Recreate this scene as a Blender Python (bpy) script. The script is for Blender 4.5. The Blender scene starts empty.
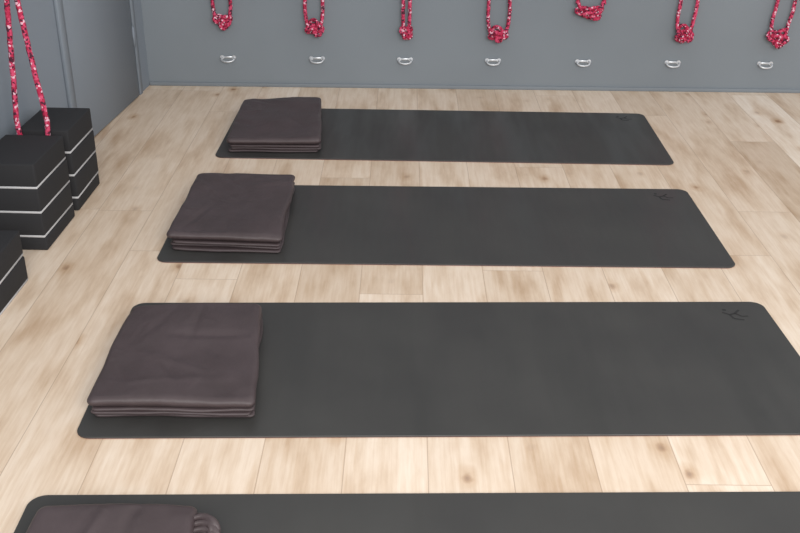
import bpy, bmesh, math, random
from mathutils import Vector, Matrix, noise

scene = bpy.context.scene
scene.view_settings.view_transform = 'Standard'
scene.view_settings.look = 'None'
scene.view_settings.exposure = 0.0

# ------------------------------------------------------------------ helpers
def srgb(r, g, b):
    def f(c):
        c /= 255.0
        return c / 12.92 if c <= 0.04045 else ((c + 0.055) / 1.055) ** 2.4
    return (f(r), f(g), f(b), 1.0)

def new_mat(name, base=(0.5, 0.5, 0.5, 1), rough=0.6, spec=0.5, metal=0.0):
    m = bpy.data.materials.new(name)
    m.use_nodes = True
    nt = m.node_tree
    b = nt.nodes['Principled BSDF']
    b.inputs['Base Color'].default_value = base
    b.inputs['Roughness'].default_value = rough
    b.inputs['Specular IOR Level'].default_value = spec
    b.inputs['Metallic'].default_value = metal
    return m, nt, b

def N(nt, typ, **kw):
    n = nt.nodes.new(typ)
    for k, v in kw.items():
        setattr(n, k, v)
    return n

def math_node(nt, op, a, b=None, c=None):
    n = nt.nodes.new('ShaderNodeMath')
    n.operation = op
    for i, v in enumerate((a, b, c)):
        if v is None:
            continue
        if isinstance(v, (int, float)):
            n.inputs[i].default_value = v
        else:
            nt.links.new(v, n.inputs[i])
    return n.outputs[0]

def ramp(nt, fac, stops):
    n = nt.nodes.new('ShaderNodeValToRGB')
    cr = n.color_ramp
    cr.elements[0].position, cr.elements[0].color = stops[0]
    cr.elements[1].position, cr.elements[1].color = stops[-1]
    for p, c in stops[1:-1]:
        e = cr.elements.new(p)
        e.color = c
    nt.links.new(fac, n.inputs[0])
    return n.outputs[0]

def mix_col(nt, fac, a, b, mode='MIX'):
    n = nt.nodes.new('ShaderNodeMix')
    n.data_type = 'RGBA'
    n.blend_type = mode
    for sock, v in ((n.inputs['Factor'], fac), (n.inputs[6], a), (n.inputs[7], b)):
        if isinstance(v, (int, float, tuple)):
            sock.default_value = v
        else:
            nt.links.new(v, sock)
    return n.outputs[2]

def bump(nt, bsdf, height, strength, dist=0.01):
    n = nt.nodes.new('ShaderNodeBump')
    n.inputs['Strength'].default_value = strength
    n.inputs['Distance'].default_value = dist
    nt.links.new(height, n.inputs['Height'])
    nt.links.new(n.outputs[0], bsdf.inputs['Normal'])

def obj_coords(nt, scale=(1, 1, 1)):
    tc = nt.nodes.new('ShaderNodeTexCoord')
    mp = nt.nodes.new('ShaderNodeMapping')
    mp.inputs['Scale'].default_value = scale
    nt.links.new(tc.outputs['Object'], mp.inputs[0])
    return mp.outputs[0]

def noise_tex(nt, vec, scale, detail=3, rough=0.5):
    n = nt.nodes.new('ShaderNodeTexNoise')
    n.inputs['Scale'].default_value = scale
    n.inputs['Detail'].default_value = detail
    n.inputs['Roughness'].default_value = rough
    nt.links.new(vec, n.inputs['Vector'])
    return n.outputs['Fac']

def link_mesh(name, bm, mats, smooth=False):
    me = bpy.data.meshes.new(name)
    bm.normal_update()
    bm.to_mesh(me)
    bm.free()
    for m in mats:
        me.materials.append(m)
    if smooth:
        for p in me.polygons:
            p.use_smooth = True
    o = bpy.data.objects.new(name, me)
    scene.collection.objects.link(o)
    return o

def add_box(bm, lo, hi, mat=0, bevel=0.0, seg=2):
    tmp = bmesh.new()
    bmesh.ops.create_cube(tmp, size=1.0)
    for v in tmp.verts:
        v.co = Vector([lo[i] + (v.co[i] + 0.5) * (hi[i] - lo[i]) for i in range(3)])
    if bevel > 0:
        bmesh.ops.bevel(tmp, geom=tmp.edges[:], offset=bevel, segments=seg, profile=0.5, affect='EDGES')
    vm = {v: bm.verts.new(v.co) for v in tmp.verts}
    for f in tmp.faces:
        nf = bm.faces.new([vm[v] for v in f.verts])
        nf.material_index = mat
        nf.smooth = bevel > 0
    tmp.free()

def catmull(pts, n=10, closed=False):
    out = []
    P = [Vector(p) for p in pts]
    m = len(P)
    segs = m if closed else m - 1
    for i in range(segs):
        if closed:
            p0, p1, p2, p3 = P[(i - 1) % m], P[i], P[(i + 1) % m], P[(i + 2) % m]
        else:
            p0, p1, p2, p3 = P[max(i - 1, 0)], P[i], P[i + 1], P[min(i + 2, m - 1)]
        for k in range(n):
            t = k / n
            out.append(0.5 * ((2 * p1) + (p2 - p0) * t + (2 * p0 - 5 * p1 + 4 * p2 - p3) * t * t
                              + (3 * p1 - p0 - 3 * p2 + p3) * t ** 3))
    if not closed:
        out.append(P[-1])
    return out

def add_tube(bm, path, radius, sides=10, closed=False, mat=0, twist=0.0, lobes=3, lobe_amp=0.0):
    rings = []
    n = len(path)
    t0 = (path[1] - path[0]).normalized()
    up = Vector((0, 0, 1)) if abs(t0.z) < 0.9 else Vector((1, 0, 0))
    nrm = t0.cross(up).normalized()
    s = 0.0
    for i, p in enumerate(path):
        if closed:
            t = (path[(i + 1) % n] - path[i - 1]).normalized()
        else:
            t = (path[min(i + 1, n - 1)] - path[max(i - 1, 0)]).normalized()
        nrm = (nrm - t * nrm.dot(t))
        if nrm.length < 1e-6:
            nrm = t.orthogonal()
        nrm.normalize()
        bn = t.cross(nrm)
        if i:
            s += (path[i] - path[i - 1]).length
        ring = []
        for k in range(sides):
            a = 2 * math.pi * k / sides
            rr = radius * (1 + lobe_amp * math.cos(lobes * a + twist * s))
            ring.append(bm.verts.new(p + nrm * math.cos(a) * rr + bn * math.sin(a) * rr))
        rings.append(ring)
    cnt = n if closed else n - 1
    for i in range(cnt):
        A, B = rings[i], rings[(i + 1) % n]
        for k in range(sides):
            f = bm.faces.new([A[k], A[(k + 1) % sides], B[(k + 1) % sides], B[k]])
            f.smooth = True
            f.material_index = mat
    if not closed:
        for r_, rev in ((rings[0], True), (rings[-1], False)):
            f = bm.faces.new(list(reversed(r_)) if rev else r_)
            f.material_index = mat

# ------------------------------------------------------------------ materials
# wall paint
def wall_material(name, col):
    m, nt, b = new_mat(name, col, 0.75, 0.3)
    v = obj_coords(nt)
    n1 = noise_tex(nt, v, 1.3, 3)
    c = ramp(nt, n1, [(0.3, tuple(x * 0.93 for x in col[:3]) + (1,)), (0.7, tuple(min(1, x * 1.06) for x in col[:3]) + (1,))])
    nt.links.new(c, b.inputs['Base Color'])
    n2 = noise_tex(nt, v, 160, 2)
    bump(nt, b, n2, 0.12, 0.002)
    return m
m_wall = wall_material("painted_wall", srgb(121, 128, 134))
m_wall_l = wall_material("painted_wall_left", srgb(127, 135, 144))
m_door = wall_material("painted_door", srgb(126, 134, 143))
m_gap, _, _ = new_mat("dark_gap", srgb(78, 84, 92), 0.9, 0.1)

# oak floor
m_floor, nt, b = new_mat("oak_planks", (0.7, 0.6, 0.5, 1), 0.4, 0.4)
tc = N(nt, 'ShaderNodeTexCoord')
sep = N(nt, 'ShaderNodeSeparateXYZ')
nt.links.new(tc.outputs['Object'], sep.inputs[0])
PW = 0.188
px = math_node(nt, 'DIVIDE', math_node(nt, 'SUBTRACT', sep.outputs[0], 0.064), PW)
col_id = math_node(nt, 'FLOOR', px)
fx = math_node(nt, 'SUBTRACT', px, col_id)
wn = N(nt, 'ShaderNodeTexWhiteNoise', noise_dimensions='1D')
nt.links.new(col_id, wn.inputs['W'])
py = math_node(nt, 'ADD', math_node(nt, 'DIVIDE', sep.outputs[1], 1.45), math_node(nt, 'MULTIPLY', wn.outputs['Value'], 7.3))
row_id = math_node(nt, 'FLOOR', py)
fy = math_node(nt, 'SUBTRACT', py, row_id)
cmb = N(nt, 'ShaderNodeCombineXYZ')
nt.links.new(col_id, cmb.inputs[0]); nt.links.new(row_id, cmb.inputs[1])
wn2 = N(nt, 'ShaderNodeTexWhiteNoise', noise_dimensions='3D')
nt.links.new(cmb.outputs[0], wn2.inputs['Vector'])
rnd = wn2.outputs['Value']
plank = ramp(nt, rnd, [(0.0, srgb(208, 190, 171)), (0.3, srgb(228, 213, 197)), (0.65, srgb(219, 202, 184)), (1.0, srgb(238, 226, 213))])
# grain: coordinates shifted per plank, stretched along Y
gv = N(nt, 'ShaderNodeVectorMath', operation='MULTIPLY_ADD')
nt.links.new(wn2.outputs['Color'], gv.inputs[0]); gv.inputs[1].default_value = (9, 9, 9)
nt.links.new(tc.outputs['Object'], gv.inputs[2])
mp = N(nt, 'ShaderNodeMapping'); mp.inputs['Scale'].default_value = (8, 1.7, 1)
nt.links.new(gv.outputs[0], mp.inputs[0])
g1 = noise_tex(nt, mp.outputs[0], 1.8, 5, 0.55)
mp2 = N(nt, 'ShaderNodeMapping'); mp2.inputs['Scale'].default_value = (80, 3.5, 1)
nt.links.new(gv.outputs[0], mp2.inputs[0])
g2 = noise_tex(nt, mp2.outputs[0], 1.5, 3, 0.6)
grain = ramp(nt, g1, [(0.3, srgb(216, 198, 178)), (0.46, srgb(243, 235, 225)), (0.58, srgb(255, 252, 248)), (0.75, srgb(240, 231, 221))])
c1 = mix_col(nt, 0.85, plank, grain, 'MULTIPLY')
fine = ramp(nt, g2, [(0.32, srgb(234, 223, 210)), (0.6, (1, 1, 1, 1))])
c2 = mix_col(nt, 0.5, c1, fine, 'MULTIPLY')
# knots
mp3 = N(nt, 'ShaderNodeMapping'); mp3.inputs['Scale'].default_value = (4.9, 3.0, 1)
nt.links.new(gv.outputs[0], mp3.inputs[0])
vor = N(nt, 'ShaderNodeTexVoronoi', voronoi_dimensions='2D'); vor.inputs['Scale'].default_value = 1.0
nt.links.new(mp3.outputs[0], vor.inputs['Vector'])
wob = noise_tex(nt, gv.outputs[0], 28, 3)
kd = math_node(nt, 'ADD', vor.outputs['Distance'], math_node(nt, 'MULTIPLY', math_node(nt, 'SUBTRACT', wob, 0.5), 0.12))
kn = ramp(nt, kd, [(0.0, srgb(150, 118, 92)), (0.03, srgb(190, 163, 138)), (0.065, srgb(234, 222, 208)), (0.16, (1, 1, 1, 1))])
sel = N(nt, 'ShaderNodeSeparateColor'); nt.links.new(vor.outputs['Color'], sel.inputs[0])
use = math_node(nt, 'MULTIPLY', sel.outputs[0], sel.outputs[0])
c3 = mix_col(nt, use, c2, kn, 'MULTIPLY')
# seams
ex = math_node(nt, 'MINIMUM', fx, math_node(nt, 'SUBTRACT', 1.0, fx))
ey = math_node(nt, 'MINIMUM', fy, math_node(nt, 'SUBTRACT', 1.0, fy))
sx = math_node(nt, 'LESS_THAN', ex, 0.0012 / PW)
sy = math_node(nt, 'LESS_THAN', ey, 0.0012 / 1.45)
seam = math_node(nt, 'MAXIMUM', sx, sy)
c4 = mix_col(nt, math_node(nt, 'MULTIPLY', seam, 0.55), c3, srgb(158, 130, 108))
nt.links.new(c4, b.inputs['Base Color'])
bump(nt, b, math_node(nt, 'SUBTRACT', math_node(nt, 'MULTIPLY', g2, 0.1), seam), 0.2, 0.002)

# mat rubber
m_matr, nt, b = new_mat("mat_rubber", srgb(62, 60, 60), 0.48, 0.5)
v = obj_coords(nt)
n1 = noise_tex(nt, v, 3.0, 4)
nt.links.new(ramp(nt, n1, [(0.3, srgb(52, 51, 50)), (0.7, srgb(60, 59, 57))]), b.inputs['Base Color'])
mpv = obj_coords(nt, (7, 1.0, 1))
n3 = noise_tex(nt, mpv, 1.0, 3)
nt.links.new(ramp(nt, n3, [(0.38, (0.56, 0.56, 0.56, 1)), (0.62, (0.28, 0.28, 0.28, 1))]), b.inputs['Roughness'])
bump(nt, b, noise_tex(nt, v, 420, 2), 0.08, 0.001)
m_matu, _, _ = new_mat("mat_underside", srgb(130, 84, 90), 0.8, 0.2)
m_mark, _, _ = new_mat("mat_mark", srgb(42, 41, 41), 0.55, 0.4)

# blanket cloth
m_cloth, nt, b = new_mat("blanket_cotton", srgb(70, 60, 62), 0.45, 0.45)
v = obj_coords(nt)
n1 = noise_tex(nt, v, 9, 4)
nt.links.new(ramp(nt, n1, [(0.3, srgb(64, 54, 55)), (0.7, srgb(74, 63, 65))]), b.inputs['Base Color'])
wv = N(nt, 'ShaderNodeTexWave'); wv.inputs['Scale'].default_value = 150; wv.inputs['Distortion'].default_value = 0.5
nt.links.new(v, wv.inputs['Vector'])
mpc = obj_coords(nt, (1.0, 0.45, 1.0))
bump(nt, b, math_node(nt, 'ADD', math_node(nt, 'MULTIPLY', wv.outputs['Fac'], 0.06), noise_tex(nt, mpc, 17, 3)), 0.45, 0.010)

# foam
m_foam, nt, b = new_mat("black_foam", srgb(41, 41, 43), 0.8, 0.3)
v = obj_coords(nt)
bump(nt, b, noise_tex(nt, v, 300, 2), 0.25, 0.001)
m_white, nt, b = new_mat("white_foam_layer", srgb(180, 180, 182), 0.7, 0.3)

# rope
m_rope, nt, b = new_mat("rope_fibre", srgb(200, 40, 70), 0.75, 0.3)
v = obj_coords(nt)
vo = N(nt, 'ShaderNodeTexVoronoi'); vo.inputs['Scale'].default_value = 140
nt.links.new(v, vo.inputs['Vector'])
sc = N(nt, 'ShaderNodeSeparateColor'); nt.links.new(vo.outputs['Color'], sc.inputs[0])
rp = N(nt, 'ShaderNodeValToRGB'); rp.color_ramp.interpolation = 'CONSTANT'
cr = rp.color_ramp
cr.elements[0].position = 0; cr.elements[0].color = srgb(172, 38, 72)
cr.elements[1].position = 0.40; cr.elements[1].color = srgb(200, 72, 106)
e = cr.elements.new(0.68); e.color = srgb(222, 180, 194)
e = cr.elements.new(0.78); e.color = srgb(78, 28, 48)
nt.links.new(sc.outputs[0], rp.inputs[0])
nt.links.new(rp.outputs[0], b.inputs['Base Color'])

m_metal, _, _ = new_mat("hook_metal", srgb(205, 208, 212), 0.35, 0.5, 0.55)

# ------------------------------------------------------------------ room shell
bm = bmesh.new()
add_box(bm, (-2.2, -2.0, -0.08), (4.2, 4.9, 0.0))
link_mesh("floor", bm, [m_floor])

YW = 4.745
bm = bmesh.new()
add_box(bm, (-1.6, YW, 0.0), (4.2, YW + 0.12, 2.7))
link_mesh("wall_back", bm, [m_wall])
bm = bmesh.new()
add_box(bm, (-1.235, YW - 0.008, 0.0), (4.2, YW, 0.018), bevel=0.002)
link_mesh("baseboard_back", bm, [m_wall])

# left wall, runs a few degrees off square; local frame: s along wall toward camera, n into room
C = Vector((-1.239, YW, 0))
d = Vector((-0.08, -1, 0)).normalized()
nn = Vector((1, -0.08, 0)).normalized()
M_left = Matrix(((nn.x, d.x, 0, C.x), (nn.y, d.y, 0, C.y), (0, 0, 1, 0), (0, 0, 0, 1)))
bm = bmesh.new()
add_box(bm, (-0.12, 0.0, 0.0), (0.0, 6.6, 2.7))
o = link_mesh("wall_left", bm, [m_wall_l])
o.matrix_world = M_left
bm = bmesh.new()
s1, s2 = 0.19, 0.915
add_box(bm, (0.0, s1 + 0.004, 0.006), (0.012, s2 - 0.004, 2.05), 0, 0.0015, 1)
add_box(bm, (0.0, s1 - 0.004, 0.0), (0.0015, s1 + 0.006, 2.056), 1)
add_box(bm, (0.0, s2 - 0.006, 0.0), (0.0015, s2 + 0.004, 2.056), 1)
add_box(bm, (0.0, s1, 2.048), (0.0015, s2, 2.056), 1)
for z0 in (0.24, 1.0, 1.75):
    add_tube(bm, [Vector((0.014, s1 + 0.001, z0)), Vector((0.014, s1 + 0.001, z0 + 0.09))], 0.006, 10)
    add_box(bm, (0.0, s1 - 0.022, z0), (0.003, s1, z0 + 0.09), 0)
o = link_mesh("door_1", bm, [m_door, m_gap])
o.matrix_world = M_left
# door casing strips
bm = bmesh.new()
add_box(bm, (0.0, s2 + 0.006, 0.0), (0.016, s2 + 0.056, 2.1), 0, 0.002, 1)
o = link_mesh("trim_1", bm, [m_wall_l]); o.matrix_world = M_left
bm = bmesh.new()
add_box(bm, (0.0, s1 - 0.06, 0.0), (0.010, s1 - 0.025, 2.1), 0, 0.002, 1)
o = link_mesh("trim_2", bm, [m_wall_l]); o.matrix_world = M_left

# ------------------------------------------------------------------ yoga mats
L_, W_, TH, RC = 1.83, 0.65, 0.005, 0.035
def rounded_outline(x0, y0, x1, y1, r, n=8):
    pts = []
    for cx, cy, a0 in ((x1 - r, y1 - r, 0), (x0 + r, y1 - r, 90), (x0 + r, y0 + r, 180), (x1 - r, y0 + r, 270)):
        for k in range(n + 1):
            a = math.radians(a0 + 90 * k / n)
            pts.append((cx + r * math.cos(a), cy + r * math.sin(a)))
    return pts

def yoga_mat(x, y, th):
    bm = bmesh.new()
    layers = [(0.0, 0.0008, 1), (0.0012, 0.0, 1), (0.0014, 0.0, 0), (TH - 0.0012, 0.0, 0), (TH, 0.0012, 0)]
    rings = []
    for z, ins, mi in layers:
        rings.append([bm.verts.new((p[0], p[1], z)) for p in rounded_outline(ins, ins, L_ - ins, W_ - ins, RC)])
    k = len(rings[0])
    for i in range(len(rings) - 1):
        for j in range(k):
            f = bm.faces.new([rings[i][j], rings[i][(j + 1) % k], rings[i + 1][(j + 1) % k], rings[i + 1][j]])
            f.material_index = layers[i][2]
    bm.faces.new(rings[-1]).material_index = 0
    bm.faces.new(list(reversed(rings[0]))).material_index = 1
    # small embossed figure mark near the far right corner: strokes as flat thin quads
    def stroke(pts, w):
        for a, b_ in zip(pts[:-1], pts[1:]):
            a = Vector((a[0], a[1], 0)); b_ = Vector((b_[0], b_[1], 0))
            t = (b_ - a).normalized(); q = Vector((-t.y, t.x, 0)) * w
            vs = [bm.verts.new(Vector((p.x, p.y, TH + 0.0004))) for p in (a - q, b_ - q, b_ + q, a + q)]
            bm.faces.new(vs).material_index = 2
    ox, oy = L_ - 0.135, W_ - 0.085
    stroke([(ox, oy + 0.02), (ox + 0.018, oy + 0.006), (ox + 0.035, oy + 0.014), (ox + 0.052, oy + 0.034)], 0.0035)
    stroke([(ox + 0.018, oy + 0.006), (ox + 0.022, oy - 0.016), (ox + 0.05, oy - 0.024)], 0.0035)
    stroke([(ox + 0.035, oy + 0.014), (ox + 0.05, oy - 0.004), (ox + 0.068, oy - 0.002)], 0.003)
    vs = [bm.verts.new((ox + 0.01 + 0.006 * math.cos(a), oy + 0.034 + 0.006 * math.sin(a), TH + 0.0004))
          for a in [i * math.pi / 6 for i in range(12)]]
    bm.faces.new(vs).material_index = 2
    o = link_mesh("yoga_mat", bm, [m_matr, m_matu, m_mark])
    o.location = (x, y, 0.0005)
    o.rotation_euler = (0, 0, th)
    return o
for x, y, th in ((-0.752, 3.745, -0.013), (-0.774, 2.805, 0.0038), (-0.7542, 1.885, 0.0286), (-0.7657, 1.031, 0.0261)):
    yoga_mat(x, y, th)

# ------------------------------------------------------------------ folded blankets
def bilinear(c, u, v):
    bl, br, tr, tl = c
    return (bl * (1 - u) * (1 - v) + br * u * (1 - v) + tr * u * v + tl * (1 - u) * v)

def seg_dist(px_, py_, a, b_):
    ax, ay = a; bx, by = b_
    t = max(0, min(1, ((px_ - ax) * (bx - ax) + (py_ - ay) * (by - ay)) / ((bx - ax) ** 2 + (by - ay) ** 2)))
    return math.hypot(px_ - ax - t * (bx - ax), py_ - ay - t * (by - ay)), t

def blanket(corners, H, seed, tail=None):
    rng = random.Random(seed)
    c = [Vector((p[0], p[1], 0)) for p in corners]
    wid = (c[1] - c[0]).length; dep = (c[3] - c[0]).length
    bm = bmesh.new()
    # long soft folds running across the top layer, plus finer creases
    folds = []
    for q in range(22):
        small = q >= 8
        x0_, y0_ = rng.uniform(0.02, wid - 0.02), rng.uniform(0.02, dep - 0.02)
        a = rng.choice([0.3, 1.2, 1.5, 2.4, 2.8]) + rng.uniform(-0.3, 0.3)
        ln = rng.uniform(0.06, 0.16) if small else rng.uniform(0.12, 0.28)
        wd = rng.uniform(0.004, 0.007) if small else rng.uniform(0.010, 0.022)
        hh = rng.uniform(0.0008, 0.0018) if small else rng.uniform(0.002, 0.005)
        folds.append(((x0_, y0_), (x0_ + math.cos(a) * ln, y0_ + math.sin(a) * ln), wd, rng.choice([-1, 1, 1]) * hh))
    ths = [0.17, 0.17, 0.18, 0.48]
    nl = len(ths)
    z = 0.0
    for li in range(nl):
        t = H * ths[li]
        zc = z + t * 0.5
        z += t * 1.0
        top = li == nl - 1
        ins = [rng.uniform(0.002, 0.014), rng.uniform(-0.006, 0.010), rng.uniform(0.0, 0.014), rng.uniform(0.0, 0.014)]
        if top:
            ins = [-0.003, 0.001, 0.0, -0.002]
        cr_ = 0.018 if top else 0.013
        out = rounded_outline(ins[0], ins[1], wid - ins[2], dep - ins[3], cr_, 8)
        dens = []
        for a, b_ in zip(out, out[1:] + out[:1]):
            dd = math.hypot(b_[0] - a[0], b_[1] - a[1])
            k = max(1, int(dd / 0.006))
            for q in range(k):
                dens.append((a[0] + (b_[0] - a[0]) * q / k, a[1] + (b_[1] - a[1]) * q / k))
        edge_r = t * (0.5 if top else 0.5)
        ss = [0.0] + [0.03 * i for i in range(1, 29)] + [0.865, 0.89, 0.91, 0.925, 0.938, 0.95, 0.96, 0.97, 0.978, 0.985, 0.991, 0.996, 0.999, 1.0]
        half = min(wid, dep) / 2
        lo = Vector((li * 3.7 + seed * 1.3, seed * 2.1, li * 5.1))
        def place(px_, py_, s, sign):
            qx = wid / 2 + (px_ - wid / 2) * s
            qy = dep / 2 + (py_ - dep / 2) * s
            w = bilinear(c, qx / wid, qy / dep)
            nv = Vector((w.x, w.y, 0))
            # outline wobble, different for each layer
            amp = 0.010 * s ** 3
            wx = noise.noise(nv * 5 + lo) * amp + noise.noise(nv * 15 + lo) * amp * 0.2
            wy = noise.noise(nv * 5 + lo + Vector((5, 3, 1))) * amp + noise.noise(nv * 15 + lo + Vector((5, 3, 1))) * amp * 0.2
            e = (1 - s) * half
            k = min(e / edge_r, 1.0)
            prof = math.sqrt(max(0.0, 1 - (1 - k) ** 2))
            zz = zc + sign * t * 0.5 * prof
            if top and sign > 0:
                fade = min(1.0, e / 0.02)
                dz = noise.noise(nv * 4.0 + Vector((0, 0, seed))) * 0.006
                for a, b_, wdt, hh in folds:
                    ds, tt = seg_dist(qx, qy, a, b_)
                    if ds < wdt * 3.5:
                        dz += hh * math.exp(-(ds / wdt) ** 2) * (0.3 + 0.7 * math.sin(math.pi * min(max(tt, 0.05), 0.95)))
                zz += (0.25 + 0.75 * fade) * dz * (0.4 + 0.6 * fade)
            # whole pile warps together, so fold lines undulate along the edges
            warp = 1 + 0.20 * noise.noise(nv * 4.5 + Vector((seed, 0, 3))) + 0.03 * noise.noise(nv * 15 + Vector((seed, 2, 3)))
            zz *= warp
            return Vector((w.x + wx, w.y + wy, max(zz, 0.0)))
        topr, botr = [], []
        for s in ss[1:]:
            topr.append([bm.verts.new(place(p[0], p[1], s, 1)) for p in dens])
            if s < 1.0:
                botr.append([bm.verts.new(place(p[0], p[1], s, -1)) for p in dens])
        botr.append(topr[-1])
        ct = bm.verts.new(place(dens[0][0], dens[0][1], 0.0, 1))
        cb = bm.verts.new(place(dens[0][0], dens[0][1], 0.0, -1))
        k = len(dens)
        for j in range(k):
            bm.faces.new([ct, topr[0][j], topr[0][(j + 1) % k]])
            bm.faces.new([cb, botr[0][(j + 1) % k], botr[0][j]])
            for i in range(len(topr) - 1):
                bm.faces.new([topr[i][j], topr[i + 1][j], topr[i + 1][(j + 1) % k], topr[i][(j + 1) % k]])
                bm.faces.new([botr[i][(j + 1) % k], botr[i + 1][(j + 1) % k], botr[i + 1][j], botr[i][j]])
    if tail:
        # bunched corner of cloth that sticks out of the fold
        base = Vector(tail)
        for j in range(4):
            pth = [base + Vector((-0.08, 0.01 * j - 0.01, 0.012 + 0.006 * j)), base + Vector((-0.03, 0.010 * j, 0.018 + 0.008 * j)),
                   base + Vector((0.000, -0.014 + 0.008 * j, 0.020 + 0.007 * j)), base + Vector((0.014 - 0.004 * j, -0.045 + 0.012 * j, 0.014))]
            add_tube(bm, catmull(pth, 8), 0.011, 16, lobes=3, lobe_amp=0.25, twist=70)
    o = link_mesh("folded_blanket", bm, [m_cloth], smooth=True)
    o.location = (0, 0, 0.0062)
    return o
# corners: front-left, front-right, back-right, back-left
blanket([(-0.712, 3.80), (-0.330, 3.80), (-0.375, 4.385), (-0.712, 4.34)], 0.060, 3)
blanket([(-0.755, 2.885), (-0.380, 2.87), (-0.390, 3.435), (-0.745, 3.41)], 0.060, 11)
blanket([(-0.745, 1.955), (-0.345, 1.955), (-0.385, 2.44), (-0.735, 2.42)], 0.058, 7)
blanket([(-0.745, 1.08), (-0.375, 1.09), (-0.405, 1.60), (-0.725, 1.59)], 0.056, 23, tail=(-0.368, 1.535, 0.0))

# ------------------------------------------------------------------ foam yoga blocks
def yoga_block(x0, y0, x1, y1, z0, h, rot=0.0, stripe=True):
    cx, cy = (x0 + x1) / 2, (y0 + y1) / 2
    w, dd = (x1 - x0) / 2, (y1 - y0) / 2
    bm = bmesh.new()
    s = 0.006 if stripe else 0.0
    if stripe:
        add_box(bm, (-w + 0.001, -dd + 0.001, 0), (w - 0.001, dd - 0.001, s + 0.002), 1, 0.001, 1)
    add_box(bm, (-w, -dd, s), (w, dd, h - 0.001), 0, 0.005, 3)
    o = link_mesh("yoga_block", bm, [m_foam, m_white])
    o.location = (cx, cy, z0)
    o.rotation_euler = (0, 0, rot)
BH = 0.083
rng = random.Random(4)
for (x0, y0, x1, y1, n, base, r0) in ((-1.325, 2.885, -1.132, 3.16, 3, 0.045, -0.02), (-1.30, 3.205, -1.128, 3.46, 3, 0.045, -0.01),
                                  (-1.33, 2.405, -1.128, 2.68, 2, 0.0, -0.01)):
    z = 0.0005
    if base:
        yoga_block(x0, y0, x1, y1, z, base, r0, False)
        z += base
    for i in range(n):
        j = rng.uniform(-0.003, 0.003)
        yoga_block(x0 + j, y0, x1 + j, y1, z, BH, r0 + rng.uniform(-0.012, 0.012))
        z += BH

# ------------------------------------------------------------------ ropes
RR = 0.0085
def rope(points_list, name="yoga_rope"):
    bm = bmesh.new()
    for pts, closed in points_list:
        path = catmull(pts, 10, closed)
        add_tube(bm, path, RR, 12, closed, 0, twist=2 * math.pi / 0.018, lobes=3, lobe_amp=0.14)
    return link_mesh(name, bm, [m_rope])

def trefoil(c, sx, sy, sz, rot=0.0, n=18, flip=1):
    pts = []
    for i in range(n):
        a = 2 * math.pi * i / n
        x = (math.sin(a) + 2 * math.sin(2 * a)) / 3
        y = (math.cos(a) - 2 * math.cos(2 * a)) / 3
        zz = -math.sin(3 * a)
        xr = x * math.cos(rot) - y * math.sin(rot)
        yr = x * math.sin(rot) + y * math.cos(rot)
        pts.append((c[0] + xr * sx, c[1] + zz * sz * flip, c[2] + yr * sy))
    return pts

YR = YW - 0.035
HOOKZ = 1.15
# (x centre, bottom z, half-spread of strands, knot half width, knot half height, x lean at top)
specs = [(-0.855, 0.285, 0.040, 0.050, 0.040, 0.0),
         (-0.425, 0.255, 0.040, 0.050, 0.044, 0.0),
         (0.008, 0.245, 0.015, 0.032, 0.038, 0.0),
         (0.440, 0.240, 0.048, 0.054, 0.040, 0.0),
         (0.865, 0.350, 0.060, 0.080, 0.036, 0.0),
         (1.315, 0.240, 0.038, 0.050, 0.050, 0.02),
         (1.760, 0.225, 0.040, 0.058, 0.054, 0.04)]
for i, (x, zb, sp, kw, kh, lean) in enumerate(specs):
    kc = (x, YR - 0.002, zb + kh)
    xt = x + lean * 0.5
    parts = []
    # one continuous loop: down from hook, through the knot, back up
    parts.append(([(xt - 0.004, YR, HOOKZ), (x - sp * 0.55 + lean * .6, YR, 0.75), (x - sp + lean * 0.3, YR, 0.45),
                   (x - sp * 0.98, YR, zb + 2 * kh + 0.01), (x - sp * 0.6, YR - 0.006, zb + kh * 0.9),
                   (x, YR + 0.006, zb + kh * 0.55), (x + sp * 0.6, YR - 0.008, zb + kh * 0.9),
                   (x + sp * 0.98, YR, zb + 2 * kh + 0.01), (x + sp + lean * 0.3, YR, 0.45),
                   (x + sp * 0.55 + lean * .6, YR, 0.75), (xt + 0.004, YR, HOOKZ)], False))
    parts.append((trefoil(kc, kw * 0.85, kh * 0.8, 0.011, rot=i * 1.1, flip=1 if i % 2 else -1), True))
    parts.append((trefoil((x + kw * 0.15, YR - 0.012, zb + kh * 0.75), kw * 0.6, kh * 0.6, 0.010, rot=i * 0.7 + 2), True))
    rope(parts)

# rope on left wall, loop hangs down between the block stacks
hx, hy = -1.25, 3.21
rope([([(hx - 0.002, hy, 0.98), (-1.262, 3.205, 0.75), (-1.278, 3.195, 0.5), (-1.288, 3.186, 0.33), (-1.275, 3.183, 0.25),
        (-1.238, 3.183, 0.215), (-1.203, 3.183, 0.25), (-1.188, 3.186, 0.33), (-1.207, 3.195, 0.5), (-1.232, 3.205, 0.75), (hx + 0.002, hy, 0.98)], False)])

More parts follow.
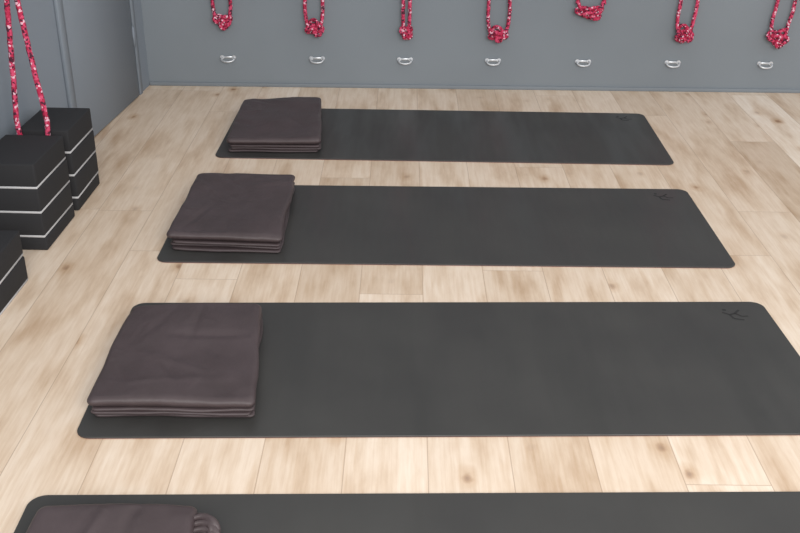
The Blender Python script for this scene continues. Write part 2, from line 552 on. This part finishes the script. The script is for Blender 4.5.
# ------------------------------------------------------------------ small bracket rings on the wall
def ring_hook(x, z):
    bm = bmesh.new()
    for sx in (-1, 1):
        add_tube(bm, [Vector((sx * 0.028, 0.0, 0)), Vector((sx * 0.028, -0.004, 0))], 0.010, 16)
    pts = [(-0.028, -0.002, 0.0), (-0.031, -0.014, -0.004), (-0.022, -0.026, -0.012), (0, -0.031, -0.015),
           (0.022, -0.026, -0.012), (0.031, -0.014, -0.004), (0.028, -0.002, 0.0)]
    add_tube(bm, catmull(pts, 8), 0.0042, 10)
    add_box(bm, (-0.024, -0.003, -0.005), (0.024, 0.0, 0.005), 0, 0.001, 1)
    o = link_mesh("ring_hook", bm, [m_metal])
    o.location = (x, YW - 0.0006, z)
for x in (-0.847, -0.419, 0.004, 0.427, 0.86, 1.29, 1.734):
    ring_hook(x, 0.143)
def peg_hook(name, loc, rotz, reach):
    bm = bmesh.new()
    add_box(bm, (-0.03, -0.006, -0.04), (0.03, 0.0, 0.04), 0, 0.002, 1)
    pts = [(0, -0.003, 0.0), (0, -reach * 0.6, -0.012), (0, -reach - 0.004, -0.012), (0, -reach - 0.018, 0.004), (0, -reach - 0.02, 0.022)]
    add_tube(bm, catmull(pts, 8), 0.006, 12)
    o = link_mesh(name, bm, [m_metal])
    o.location = loc
    o.rotation_euler = (0, 0, rotz)
for sp_ in specs:
    peg_hook("rope_hook", (sp_[0] + sp_[5] * 0.5, YW - 0.0006, HOOKZ + 0.01), 0, 0.035)
xw = -1.239 - 0.08 * (YW - hy)
peg_hook("rope_hook", (xw + 0.003, hy, 0.99), math.radians(90) - 0.08, abs(hx - xw))

# ------------------------------------------------------------------ lights
w = bpy.data.worlds.new("sky_light")
scene.world = w
w.use_nodes = True
bg = w.node_tree.nodes['Background']
bg.inputs[0].default_value = (0.98, 0.985, 1.0, 1)
bg.inputs[1].default_value = 1.02

def area(name, loc, target, sx, sy, power, col):
    l = bpy.data.lights.new(name, 'AREA')
    l.shape = 'RECTANGLE'; l.size = sx; l.size_y = sy
    l.energy = power; l.color = col
    o = bpy.data.objects.new(name, l)
    scene.collection.objects.link(o)
    o.location = loc
    o.rotation_euler = (Vector(target) - Vector(loc)).to_track_quat('-Z', 'Y').to_euler()
area("window_daylight", (0.9, -1.6, 2.4), (0.0, 2.0, 0.0), 3.0, 1.6, 215, (1.0, 0.98, 0.95))

# ------------------------------------------------------------------ camera
f, p, yaw, roll, h = 999.1, 0.4635, 0.0019, 0.0111, 1.3994
fw = Vector((-math.sin(yaw) * math.cos(p), math.cos(yaw) * math.cos(p), -math.sin(p)))
r = Vector((math.cos(yaw), math.sin(yaw), 0)); u = r.cross(fw)
r2 = r * math.cos(roll) + u * math.sin(roll); u2 = -r * math.sin(roll) + u * math.cos(roll)
cd = bpy.data.cameras.new("camera"); co = bpy.data.objects.new("camera", cd)
scene.collection.objects.link(co)
cd.sensor_fit = 'HORIZONTAL'; cd.sensor_width = 36; cd.lens = 36 * f / 800
cd.clip_start = 0.05
co.matrix_world = Matrix(((r2.x, u2.x, -fw.x, 0), (r2.y, u2.y, -fw.y, 0), (r2.z, u2.z, -fw.z, h), (0, 0, 0, 1)))
scene.camera = co
